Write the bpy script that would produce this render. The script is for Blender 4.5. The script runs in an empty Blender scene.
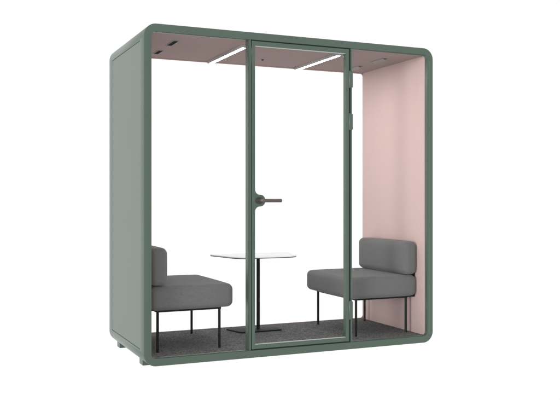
import bpy, bmesh, math, random
from math import pi, sin, cos, radians
from mathutils import Vector, Matrix

random.seed(4)
S = bpy.context.scene
C = S.collection
W, D, H = 2.209, 1.035, 2.2          # outer size of the pod
T = 0.050                            # front rim width
YB = 0.950                           # where the lining ends at the rear

# ------------------------------------------------------------------ materials
def mat(name):
    m = bpy.data.materials.new(name); m.use_nodes = True
    nt = m.node_tree
    return m, nt, nt.nodes['Principled BSDF']

def coat(name, col, rough, bump_scale=0, bump=0.0, var=0.0, var_scale=6, spec=0.5, metal=0.0, bump_dist=0.001, contrast_scale=None):
    m, nt, b = mat(name)
    b.inputs['Base Color'].default_value = (*col, 1)
    b.inputs['Roughness'].default_value = rough
    b.inputs['Specular IOR Level'].default_value = spec
    b.inputs['Metallic'].default_value = metal
    tc = nt.nodes.new('ShaderNodeTexCoord')
    if var:
        n = nt.nodes.new('ShaderNodeTexNoise'); n.inputs['Scale'].default_value = var_scale
        n.inputs['Detail'].default_value = 6
        r = nt.nodes.new('ShaderNodeValToRGB')
        r.color_ramp.elements[0].position = .3; r.color_ramp.elements[1].position = .7
        r.color_ramp.elements[0].color = (*[c*(1-var) for c in col], 1)
        r.color_ramp.elements[1].color = (*[min(1, c*(1+var)) for c in col], 1)
        nt.links.new(tc.outputs['Object'], n.inputs['Vector'])
        nt.links.new(n.outputs['Fac'], r.inputs['Fac'])
        nt.links.new(r.outputs['Color'], b.inputs['Base Color'])
    if bump:
        n2 = nt.nodes.new('ShaderNodeTexNoise'); n2.inputs['Scale'].default_value = bump_scale
        n2.inputs['Detail'].default_value = 3
        bp = nt.nodes.new('ShaderNodeBump'); bp.inputs['Strength'].default_value = bump
        bp.inputs['Distance'].default_value = bump_dist
        nt.links.new(tc.outputs['Object'], n2.inputs['Vector'])
        nt.links.new(n2.outputs['Fac'], bp.inputs['Height'])
        nt.links.new(bp.outputs['Normal'], b.inputs['Normal'])
    return m

def weave(name, col, scale, var, nscale=90, rough=0.95, bump=0.25, sheen=0.0):
    """woven cloth: two crossed wave textures broken up by noise"""
    m, nt, b = mat(name)
    N, L = nt.nodes.new, nt.links.new
    tc = N('ShaderNodeTexCoord')
    def wv(axis):
        w = N('ShaderNodeTexWave'); w.wave_type = 'BANDS'; w.bands_direction = axis
        w.inputs['Scale'].default_value = scale; w.inputs['Distortion'].default_value = 1.2
        w.inputs['Detail'].default_value = 1; w.inputs['Detail Scale'].default_value = 2
        L(tc.outputs['Object'], w.inputs['Vector']); return w
    a, c, d = wv('X'), wv('Y'), wv('Z')
    m1 = N('ShaderNodeMath'); m1.operation = 'ADD'; L(a.outputs['Fac'], m1.inputs[0]); L(c.outputs['Fac'], m1.inputs[1])
    m2 = N('ShaderNodeMath'); m2.operation = 'ADD'; L(m1.outputs[0], m2.inputs[0]); L(d.outputs['Fac'], m2.inputs[1])
    n = N('ShaderNodeTexNoise'); n.inputs['Scale'].default_value = nscale; n.inputs['Detail'].default_value = 8
    L(tc.outputs['Object'], n.inputs['Vector'])
    r = N('ShaderNodeValToRGB'); r.color_ramp.elements[0].position = .3; r.color_ramp.elements[1].position = .7
    r.color_ramp.elements[0].color = (*[k*(1-var) for k in col], 1)
    r.color_ramp.elements[1].color = (*[min(1, k*(1+var)) for k in col], 1)
    L(n.outputs['Fac'], r.inputs['Fac']); L(r.outputs['Color'], b.inputs['Base Color'])
    bp = N('ShaderNodeBump'); bp.inputs['Strength'].default_value = bump; bp.inputs['Distance'].default_value = .0008
    L(m2.outputs[0], bp.inputs['Height']); L(bp.outputs['Normal'], b.inputs['Normal'])
    b.inputs['Roughness'].default_value = rough
    b.inputs['Specular IOR Level'].default_value = .2
    b.inputs['Sheen Weight'].default_value = sheen; b.inputs['Sheen Roughness'].default_value = .5
    return m

GREEN = coat('green_powder_coat', (0.052, 0.084, 0.063), 0.33, 700, .12, .03, 4, spec=.6)
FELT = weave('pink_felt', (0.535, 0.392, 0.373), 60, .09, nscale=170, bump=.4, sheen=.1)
CEIL = weave('painted_shade_ceiling_felt', (0.27, 0.195, 0.183), 160, .05, sheen=.1)  # base colour darkened to stand in for the shade on the ceiling
SEAT = weave('grey_upholstery', (0.124, 0.1235, 0.124), 62, .22, nscale=190, bump=.5, sheen=.15)
BLACK = coat('black_metal', (0.003, 0.003, 0.003), 0.5, 600, .08, spec=.15)
DARK = coat('painted_slot_shade', (0.003, 0.003, 0.003), 0.9, spec=.05)  # near black colour standing in for shade inside the vent slots
RIM = coat('grey_vent_rim', (0.22, 0.20, 0.195), 0.6)
TOP = coat('white_laminate', (0.80, 0.80, 0.81), 0.22, var=.01, var_scale=3)
EDGE = coat('black_table_edge', (0.02, 0.02, 0.02), 0.4)
BRONZE = coat('bronze_handle', (0.10, 0.078, 0.072), 0.42, 400, .05, metal=.4)
GASKET = coat('light_seal', (0.42, 0.46, 0.43), 0.6)
HOUSING = coat('lamp_housing', (0.42, 0.41, 0.41), 0.6)
RUBBER = coat('rubber_gap', (0.022, 0.034, 0.027), 0.7, spec=.1)

# carpet: short loop pile, speckled
CARPET, nt, b = mat('charcoal_carpet')
tc = nt.nodes.new('ShaderNodeTexCoord')
n1 = nt.nodes.new('ShaderNodeTexNoise'); n1.inputs['Scale'].default_value = 75; n1.inputs['Detail'].default_value = 8; n1.inputs['Roughness'].default_value = .75
n2 = nt.nodes.new('ShaderNodeTexNoise'); n2.inputs['Scale'].default_value = 25; n2.inputs['Detail'].default_value = 4
ad = nt.nodes.new('ShaderNodeMix'); ad.inputs['Factor'].default_value = .15
r = nt.nodes.new('ShaderNodeValToRGB')
r.color_ramp.elements[0].position = .38; r.color_ramp.elements[0].color = (.030, .030, .031, 1)
r.color_ramp.elements[1].position = .62; r.color_ramp.elements[1].color = (.27, .268, .270, 1)
vo = nt.nodes.new('ShaderNodeTexVoronoi'); vo.inputs['Scale'].default_value = 260
bp = nt.nodes.new('ShaderNodeBump'); bp.inputs['Strength'].default_value = .7; bp.inputs['Distance'].default_value = .003
for n in (n1, n2, vo): nt.links.new(tc.outputs['Object'], n.inputs['Vector'])
nt.links.new(n1.outputs['Fac'], ad.inputs['A']); nt.links.new(n2.outputs['Fac'], ad.inputs['B'])
nt.links.new(ad.outputs['Result'], r.inputs['Fac']); nt.links.new(r.outputs['Color'], b.inputs['Base Color'])
nt.links.new(vo.outputs['Distance'], bp.inputs['Height']); nt.links.new(bp.outputs['Normal'], b.inputs['Normal'])
b.inputs['Roughness'].default_value = 1; b.inputs['Specular IOR Level'].default_value = .1

# clear pane glass: mostly passes light, with a faint mirror reflection
GLASS = bpy.data.materials.new('clear_glass'); GLASS.use_nodes = True
nt = GLASS.node_tree; nt.nodes.clear()
o = nt.nodes.new('ShaderNodeOutputMaterial'); mx = nt.nodes.new('ShaderNodeMixShader')
tr = nt.nodes.new('ShaderNodeBsdfTransparent'); tr.inputs['Color'].default_value = (.995, .998, .996, 1)
gl = nt.nodes.new('ShaderNodeBsdfGlossy'); gl.inputs['Roughness'].default_value = .0
mx.inputs['Fac'].default_value = .004
nt.links.new(tr.outputs[0], mx.inputs[1]); nt.links.new(gl.outputs[0], mx.inputs[2]); nt.links.new(mx.outputs[0], o.inputs['Surface'])

LAMP, nt, b = mat('lit_diffuser')
b.inputs['Base Color'].default_value = (.9, .9, .9, 1)
b.inputs['Emission Color'].default_value = (1, .985, .97, 1)
b.inputs['Emission Strength'].default_value = 62.0

# ------------------------------------------------------------------ helpers
def obj(name, bm, m, parent=None, smooth=False, bevel=0, seg=2, angle=35):
    bmesh.ops.remove_doubles(bm, verts=bm.verts, dist=1e-6)
    bmesh.ops.recalc_face_normals(bm, faces=bm.faces)
    if bevel:
        es = [e for e in bm.edges if e.is_manifold and e.calc_face_angle(0) > radians(angle)]
        bmesh.ops.bevel(bm, geom=es, offset=bevel, segments=seg, profile=.5, affect='EDGES', clamp_overlap=True)
    me = bpy.data.meshes.new(name); bm.to_mesh(me); bm.free()
    me.materials.append(m)
    if smooth:
        me.polygons.foreach_set('use_smooth', [True]*len(me.polygons))
        me.set_sharp_from_angle(angle=radians(40))
    ob = bpy.data.objects.new(name, me); C.objects.link(ob)
    if parent: ob.parent = parent
    return ob

def thing(name, label, cat, group=None):
    e = bpy.data.objects.new(name, None); C.objects.link(e)
    e['label'] = label; e['category'] = cat
    if group: e['group'] = group
    e.empty_display_size = .1
    return e

def box(bm, x0, x1, y0, y1, z0, z1):
    v = [bm.verts.new((x, y, z)) for x in (x0, x1) for y in (y0, y1) for z in (z0, z1)]
    for f in ((0,1,3,2),(4,6,7,5),(0,4,5,1),(2,3,7,6),(0,2,6,4),(1,5,7,3)):
        bm.faces.new([v[i] for i in f])
    return bm

def B(*a):
    bm = bmesh.new()
    for t in a: box(bm, *t)
    return bm

def rrect(x0, x1, z0, z1, r, n=10):
    pts = []
    for cx, cz, a0 in ((x1-r, z1-r, 0), (x0+r, z1-r, 90), (x0+r, z0+r, 180), (x1-r, z0+r, 270)):
        for k in range(n+1):
            a = radians(a0 + 90*k/n)
            pts.append((cx+r*cos(a), cz+r*sin(a)))
    return pts

def ring(profile, x0, x1, z0, z1, R, rmin=.004, n=10):
    """closed loft of rounded-rectangle loops; profile = [(inset, y)]"""
    bm = bmesh.new(); loops = []
    for p in profile:
        d, y = p[:2]; rr_ = p[2] if len(p) > 2 else max(rmin, R-d)
        loops.append([bm.verts.new((px, y, pz)) for px, pz in rrect(x0+d, x1-d, z0+d, z1-d, rr_, n)])
    for a, b_ in zip(loops, loops[1:]+loops[:1]):
        m = len(a)
        for i in range(m):
            bm.faces.new((a[i], a[(i+1) % m], b_[(i+1) % m], b_[i]))
    return bm

def prism_xz(pts, y0, y1):
    bm = bmesh.new()
    a = [bm.verts.new((x, y0, z)) for x, z in pts]; b_ = [bm.verts.new((x, y1, z)) for x, z in pts]
    bm.faces.new(a); bm.faces.new(b_[::-1])
    for i in range(len(a)):
        j = (i+1) % len(a); bm.faces.new((a[i], b_[i], b_[j], a[j]))
    return bm

def prism_xy(pts, z0, z1):
    bm = bmesh.new()
    a = [bm.verts.new((x, y, z0)) for x, y in pts]; b_ = [bm.verts.new((x, y, z1)) for x, y in pts]
    bm.faces.new(a); bm.faces.new(b_[::-1])
    for i in range(len(a)):
        j = (i+1) % len(a); bm.faces.new((a[i], b_[i], b_[j], a[j]))
    return bm

def tube(bm, pts, r, n=14, cap=True):
    pts = [Vector(p) for p in pts]; rs = r if isinstance(r, (list, tuple)) else [r]*len(pts)
    loops = []
    for i, p in enumerate(pts):
        t = (pts[min(i+1, len(pts)-1)]-pts[max(i-1, 0)]).normalized()
        u = t.orthogonal().normalized() if abs(t.z) > .9 else t.cross(Vector((0, 0, 1))).normalized()
        v = t.cross(u)
        loops.append([bm.verts.new(p+(u*cos(2*pi*k/n)+v*sin(2*pi*k/n))*rs[i]) for k in range(n)])
    for a, b_ in zip(loops, loops[1:]):
        for k in range(n): bm.faces.new((a[k], a[(k+1) % n], b_[(k+1) % n], b_[k]))
    if cap: bm.faces.new(loops[0]); bm.faces.new(loops[-1])
    return bm

def round_poly(pts, radii, n=8):
    """round the corners of a convex polygon"""
    out = []; m = len(pts)
    for i in range(m):
        p = Vector(pts[i]); a = Vector(pts[i-1]); c = Vector(pts[(i+1) % m]); r = radii[i]
        u = (a-p).normalized(); v = (c-p).normalized()
        th = u.angle(v); d = r/math.tan(th/2)
        s, e = p+u*d, p+v*d
        cen = p+(u+v).normalized()*(r/sin(th/2))
        for k in range(n+1):
            t = k/n; q = (s-cen).lerp(e-cen, t).normalized()*r+cen
            out.append((q.x, q.y))
    return out

def cushion(x0, x1, y0, y1, z0, z1, r, puff=(0, 0, 0), N=28):
    """soft rounded block: filleted box, faces slightly crowned"""
    bm = bmesh.new()
    c = Vector(((x0+x1)/2, (y0+y1)/2, (z0+z1)/2)); h = Vector(((x1-x0)/2, (y1-y0)/2, (z1-z0)/2))
    def grid(k):     # denser samples near the ends
        t = -cos(pi*k/N); return t
    vs = {}
    def V(p):
        key = tuple(round(q, 5) for q in p)
        if key not in vs:
            q = Vector((p[0]*h.x, p[1]*h.y, p[2]*h.z))
            inn = Vector([max(-(h[i]-r), min(h[i]-r, q[i])) for i in range(3)])
            dd = q-inn
            if dd.length > 1e-9:
                # keep the surface: project to fillet
                q = inn+dd.normalized()*r
            for i in range(3):
                j, k = (i+1) % 3, (i+2) % 3
                w = max(0, 1-p[j]**2)*max(0, 1-p[k]**2)
                q[i] += math.copysign(1, p[i])*abs(p[i])**3*puff[i]*w**.6
            vs[key] = bm.verts.new(c+q)
        return vs[key]
    for ax in range(3):
        for s in (-1, 1):
            for a in range(N):
                for b_ in range(N):
                    qs = []
                    for da, db in ((0,0),(1,0),(1,1),(0,1)):
                        p = [0, 0, 0]; p[ax] = s; p[(ax+1) % 3] = grid(a+da); p[(ax+2) % 3] = grid(b_+db)
                        qs.append(V(p))
                    try: bm.faces.new(qs)
                    except ValueError: pass
    return bm

# ------------------------------------------------------------------ the pod
pod = thing('office_pod', 'tall green framed meeting pod with rounded corners, glass door and pale pink lining', 'office pod')

# shell: one rounded tube with a front rim and a thin rear skirt
prof = [(.0035, .0), (.0012, .0010), (0, .0035), (0, D-.004), (.0015, D-.0008), (.004, D), (.007, D-.001), (.008, D-.004), (.008, YB+.004),
        (.046, YB+.004, .003), (.046, .030, .003), (T, .030), (T, .003), (T-.001, .0008), (T-.003, 0)]
bm = ring(prof, 0, W, 0, H, .082, n=14)
shell = obj('shell', bm, GREEN, pod)
# cut the panel joint into each outer side (real groove, baked into the mesh)
g = .006
def bake_boolean(target, cutters):
    for cbm in cutters:
        co = obj('groove_cutter', cbm, GREEN)
        md = target.modifiers.new('b', 'BOOLEAN'); md.operation = 'DIFFERENCE'; md.solver = 'EXACT'; md.object = co
        bpy.context.view_layer.update()
        dg = bpy.context.evaluated_depsgraph_get()
        me = bpy.data.meshes.new_from_object(target.evaluated_get(dg))
        target.modifiers.clear(); target.data = me
        bpy.data.objects.remove(co)
cs = []
for xs in ((-.02, .004), (W-.004, W+.02)):
    cs += [B((xs[0], xs[1], .102, .9435, 2.100-g/2, 2.100+g/2)), B((xs[0], xs[1], .102, .9435, .100-g/2, .100+g/2)),
           B((xs[0], xs[1], .9435-g*.7, .9435+g*.7, .100-g/2, 2.100+g/2))]
bake_boolean(shell, cs)
me = shell.data
me.polygons.foreach_set('use_smooth', [True]*len(me.polygons)); me.set_sharp_from_angle(angle=radians(30))

# lining
LW = .056
zF, zC = .0515, 2.1505
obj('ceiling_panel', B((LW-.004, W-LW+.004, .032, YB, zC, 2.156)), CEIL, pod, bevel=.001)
for x0, x1 in ((.044, LW), (W-LW, W-.044)):
    obj('wall_lining', B((x0, x1, .032, YB, zF-.004, zC+.001)), FELT, pod, bevel=.002)
obj('carpet', B((LW+.001, W-LW-.001, .031, YB-.001, .044, zF)), CARPET, pod, bevel=.001)

# rear window: seal ring with small rounded corners, and its pane
obj('rear_window_seal', ring([(.044, YB-.006), (.044, YB+.002), (.0568, YB+.002), (.0568, YB-.006)], 0, W, 0, H, .082, n=8), FELT, pod, smooth=True)
obj('rear_window', B((.05, W-.05, YB-.004, YB+.0035, .05, H-.05)), GLASS, pod)

# front posts (two), each with a rubber joint
PX = [(.7195, .7385), (1.5065, 1.5185)]
y_front = .006
p1 = obj('post', B((PX[0][0], PX[0][1], y_front, .062, T-.002, H-T+.002)), GREEN, pod, bevel=.0015)
p2 = bmesh.new(); box(p2, PX[1][0], PX[1][1], y_front, .062, T-.002, H-T+.002)
p2 = obj('post', p2, GREEN, pod, bevel=.0015)
obj('joint_strip', B((PX[0][0]+.0015, PX[0][0]+.004, y_front-.0012, y_front+.01, T, H-T)), RUBBER, p1)
obj('rebate', B((1.4945, 1.5075, .020, .060, T-.001, H-T+.001)), GREEN, p2)

# fixed panes left and right with slim channels
for xa, xb in ((T, PX[0][0]), (PX[1][1], W-T)):
    w = obj('fixed_window', B((xa-.002, xb+.002, .0145, .0205, T-.003, H-T+.003)), GLASS, pod)
    for za, zb in ((T-.001, T+.004), (H-T-.004, H-T+.001)):
        obj('window_channel', B((xa, xb, .011, .024, za, zb)), GREEN, w, bevel=.0008)

# door: leaf frame > pane, seal, lock case, handle, hinges
dx0, dx1 = .7425, 1.4915
dz0, dz1 = T+.0075, H-T-.0065
ST, RT, RBm = .0245, .031, .029
yd0, yd1 = .003, .043
door = bmesh.new()
box(door, dx0, dx0+ST, yd0, yd1, dz0, dz1)
box(door, dx1-ST, dx1, yd0, yd1, dz0, dz1)
box(door, dx0+ST-.001, dx1-ST+.001, yd0+.0006, yd1-.0006, dz1-RT, dz1-.0004)
box(door, dx0+ST-.001, dx1-ST+.001, yd0+.0006, yd1-.0006, dz0+.0004, dz0+RBm)
door = obj('door', door, GREEN, pod, bevel=.0018)
obj('glass_pane', B((dx0+ST-.004, dx1-ST+.004, .020, .026, dz0+RBm-.004, dz1-RT+.004)), GLASS, door)
ax0, ax1, az0, az1 = dx0+ST, dx1-ST, dz0+RBm, dz1-RT
for za, zb in ((az1-.004, az1+.001), (az0-.001, az0+.004)):
    obj('glass_seal', B((ax0, ax1, .008, .0195, za, zb)), GASKET, door, bevel=.0008)
# dark gap above / below the leaf
for za, zb in ((dz1+.001, H-T+.001), (T-.001, dz0-.001)):
    obj('draught_seal', B((dx0, dx1, .010, .045, za, zb)), RUBBER, door)

# lock case: flared plate growing out of the stile
zc = 1.063
pts = [(dx0+.012, zc+.098), (dx0+ST-.001, zc+.098)]
for k in range(9):
    a = radians(180-90*k/8) ; pts.append((dx0+ST+.030+.030*cos(a)-.0005, zc+.075-.030*sin(a)+.0))
pts = [(dx0+.012, zc+.090), (dx0+ST-.001, zc+.090)]
R1 = .034; R2 = .0375; cx = dx0+ST+.038
for k in range(9):                                   # concave fillet
    a = radians(180+90*k/8); pts.append((dx0+ST+R1+R1*cos(a), zc+R2+R1+.003+R1*sin(a)))
for k in range(13):                                  # round nose
    a = radians(90-180*k/12); pts.append((cx+R2*cos(a), zc+(R2+.003)*sin(a)))
for k in range(9):
    a = radians(90+90*k/8); pts.append((dx0+ST+R1+R1*cos(a), zc-R2-R1-.003+R1*sin(a)))
pts += [(dx0+ST-.001, zc-.090), (dx0+.012, zc-.090)]
obj('lock_case', prism_xz(pts, .0010, .0445), GREEN, door, bevel=.002, smooth=True)
hb = bmesh.new()
hx = dx0+ST+.030
tube(hb, [(hx, .002, zc), (hx, -.005, zc), (hx, -.0075, zc)], [.024, .024, .021], 28)
obj('handle_rose', hb, EDGE, door, smooth=True)
hb = bmesh.new()
path = [(hx, -.005, zc), (hx, -.030, zc)]
for k in range(1, 7):
    a = radians(90*k/6); path.append((hx+.016*(1-cos(a)), -.030-.016*sin(a), zc))
path += [(hx+.06, -.046, zc), (hx+.140, -.046, zc), (hx+.1435, -.046, zc), (hx+.145, -.046, zc)]
rad = [.0120]*(len(path)-2)+[.0112, .0075]
tube(hb, path, rad, 20)
obj('handle', hb, BRONZE, door, smooth=True)
for za, zb in ((1.868, 1.990), (1.566, 1.686), (.212, .345)):
    hb = bmesh.new()
    tube(hb, [(1.5005, .008, za), (1.5005, .008, za+.003), (1.5005, .008, zb-.003), (1.5005, .008, zb)], [.0075, .0095, .0095, .0075], 18)
    box(hb, 1.500, 1.5215, .0000, .0057, za+.004, zb-.004)
    obj('hinge', hb, GREEN, door, smooth=True)

# ceiling lamps: slim profiles hanging just under the ceiling
for xa in (.747, 1.499):
    h = obj('light_strip', B((xa, xa+.042, .205, .935, zC-.017, zC+.001)), HOUSING, pod, bevel=.001)
    obj('diffuser', B((xa+.010, xa+.038, .216, .924, zC-.0174, zC-.0120)), LAMP, h)

# ceiling air slots, mirrored left and right
def scoop(xc, y0, y1, s):
    """shallow tilted flap over a slot; s = side the mouth faces"""
    bm = bmesh.new(); w = .017
    prof = [(xc-s*w, zC-.0015), (xc-s*w, zC-.004), (xc+s*(w-.002), zC-.016), (xc+s*w, zC-.0135)]
    a = [bm.verts.new((x, y0+.004, z)) for x, z in prof]; b_ = [bm.verts.new((x, y1-.004, z)) for x, z in prof]
    bm.faces.new(a); bm.faces.new(b_)
    for i in range(4): bm.faces.new((a[i], a[(i+1) % 4], b_[(i+1) % 4], b_[i]))
    fr = bmesh.new(); m = .005
    box(fr, xc-w-m, xc-w, y0-m, y1+m, zC-.003, zC+.001); box(fr, xc+w, xc+w+m, y0-m, y1+m, zC-.003, zC+.001)
    box(fr, xc-w, xc+w, y0-m, y0, zC-.003, zC+.001); box(fr, xc-w, xc+w, y1, y1+m, zC-.003, zC+.001)
    v = obj('air_vent', fr, RIM, pod)
    obj('vent_slot_shade', B((xc-w, xc+w, y0, y1, zC-.0012, zC+.0008)), DARK, v)  # flat slab, the slot's inner shade is put into its colour
    if s > 0: obj('vent_flap', bm, RIM, v)
    else: bm.free()
for y0, y1 in ((.635, .775), (.25, .43)):
    scoop(.288, y0, y1, -1); scoop(1.945, y0, y1, 1)
sp = bmesh.new(); tube(sp, [(1.107, .68, zC+.001), (1.107, .68, zC-.006), (1.107, .68, zC-.010)], [.010, .010, .005], 16)
obj('ceiling_sensor', sp, EDGE, pod, smooth=True)

# feet
for x0 in (.054, W-.054-.075):
    for y0 in (.245, .925):
        obj('foot', B((x0, x0+.075, y0, y0+.088, -.040, .012)), GREEN, pod, bevel=.003)

# ------------------------------------------------------------------ lounge chair (front faces -x; origin on the carpet, back at x = 0.50)
def make_chair(label):
    c = thing('lounge_chair', label, 'chair', 'grey armless lounge chairs facing each other across the table')
    z = 0
    obj('seat_cushion', cushion(-.078, .504, .118, .872, .284, .443, .040, (.004, .004, .006)), SEAT, c, smooth=True)
    obj('backrest', cushion(.386, .504, .114, .834, .449, .698, .040, (.005, .003, .003)), SEAT, c, smooth=True)
    f = bmesh.new()
    lx0, lx1, ly0, ly1 = .006, .442, .186, .808
    q = .0092
    box(f, lx0-q, lx1+q, ly0-q, ly0+q, .2675, .2895); box(f, lx0-q, lx1+q, ly1-q, ly1+q, .2675, .2895)
    box(f, lx0-q, lx0+q, ly0+q, ly1-q, .2677, .2893); box(f, lx1-q, lx1+q, ly0+q, ly1-q, .2677, .2893)
    box(f, lx0+q, lx1-q, ly0+q, ly1-q, .280, .288)
    obj('seat_frame', f, BLACK, c)
    for lx in (lx0, lx1):
        for ly in (ly0, ly1):
            l = bmesh.new()
            tube(l, [(lx, ly, .0), (lx, ly, .004), (lx, ly, .2673)], [.0098, .0092, .0092], 14)
            obj('leg', l, BLACK, c, smooth=True)
    for ly in (.150, .740):
        s = bmesh.new()
        box(s, .4435, .4495, ly, ly+.05, .276, .284)
        box(s, .4945, .4995, ly, ly+.05, .276, .58)
        box(s, .4435, .4995, ly+.001, ly+.049, .276, .281)
        obj('back_bracket', s, BLACK, c)
    return c

def copy_tree(o, parent=None):
    c = o.copy(); C.objects.link(c)
    if parent: c.parent = parent
    for ch in list(o.children): copy_tree(ch, c)
    return c

ch = make_chair('grey armless lounge chair right of the table, its back to the pink wall')
ch.location = (1.647, 0, zF)
ch2 = copy_tree(ch)
ch2['label'] = 'grey armless lounge chair left of the table, its backrest partly hidden by the green frame'
# turned half round to face the first one
ch2.rotation_euler = (0, 0, pi)
ch2.location = (W-1.647+.020, .186+.808, zF)
for k in ch2.children:          # the narrow backrest sits towards the door on both chairs
    if k.name.startswith('backrest'):
        k.location = (0, .038, 0)

# ------------------------------------------------------------------ table
tb = thing('pedestal_table', 'small white topped pedestal table with thin black pole between the two chairs', 'table')
tb.location = (1.105, .763, zF)
def local(pts): return [(x-1.105, y-.763) for x, y in pts]
top = round_poly(local([(.740, .900), (.830, .472), (1.318, .472), (1.420, .900)]), [.03, .13, .12, .04], 10)
obj('table_top', prism_xy(top, .5835, .5905), TOP, tb, bevel=.001, smooth=True)
rim = round_poly(local([(.742, .898), (.831, .474), (1.317, .474), (1.418, .898)]), [.028, .129, .119, .038], 10)
obj('top_core', prism_xy(rim, .578, .5833), EDGE, tb, bevel=.001, smooth=True)
bm = bmesh.new(); tube(bm, [(0, 0, .0105), (0, 0, .578)], .0135, 20)
obj('pole', bm, BLACK, tb, smooth=True)
base = round_poly(local([(.866, .862), (.922, .650), (1.262, .650), (1.300, .862)]), [.02, .03, .03, .02], 6)
obj('base', prism_xy(base, .0, .0105), BLACK, tb, bevel=.0015, smooth=True)

# ------------------------------------------------------------------ world: plain white studio surround
w = bpy.data.worlds.new('World'); S.world = w; w.use_nodes = True
bg = w.node_tree.nodes['Background']; bg.inputs['Color'].default_value = (1, 1, 1, 1); bg.inputs['Strength'].default_value = 1.06

# large soft studio lamp off to the left, a little above the pod
def area(name, loc, target, size, power):
    l = bpy.data.lights.new(name, 'AREA'); l.shape = 'SQUARE'; l.size = size; l.energy = power
    o_ = bpy.data.objects.new(name, l); C.objects.link(o_); o_.location = loc
    o_.rotation_euler = (Vector(target)-Vector(loc)).to_track_quat('-Z', 'Y').to_euler()
    return l
d = Vector((.84, .44, -.05)).normalized()
soft = area('softbox', Vector((2.1, .45, 1.42))-d*7, (2.1, .45, 1.42), 3.6, 21)
soft.spread = radians(24)          # honeycomb grid on the softbox

# ------------------------------------------------------------------ camera
cam = bpy.data.cameras.new('camera'); co = bpy.data.objects.new('camera', cam); C.objects.link(co)
co.location = (-1.2779, -4.9687, 1.0774); co.rotation_euler = (radians(90), 0, -.4215)
cam.sensor_width = 36; cam.sensor_fit = 'HORIZONTAL'; cam.lens = 793.53*36/560
cam.shift_y = -(200-198.456)/560
cam.clip_end = 100
S.camera = co

S.render.engine = 'CYCLES'
S.view_settings.view_transform = 'Standard'; S.view_settings.look = 'None'
S.view_settings.exposure = 0; S.view_settings.gamma = 1
S.cycles.transparent_max_bounces = 16
S.cycles.max_bounces = 10
S.cycles.diffuse_bounces = 6
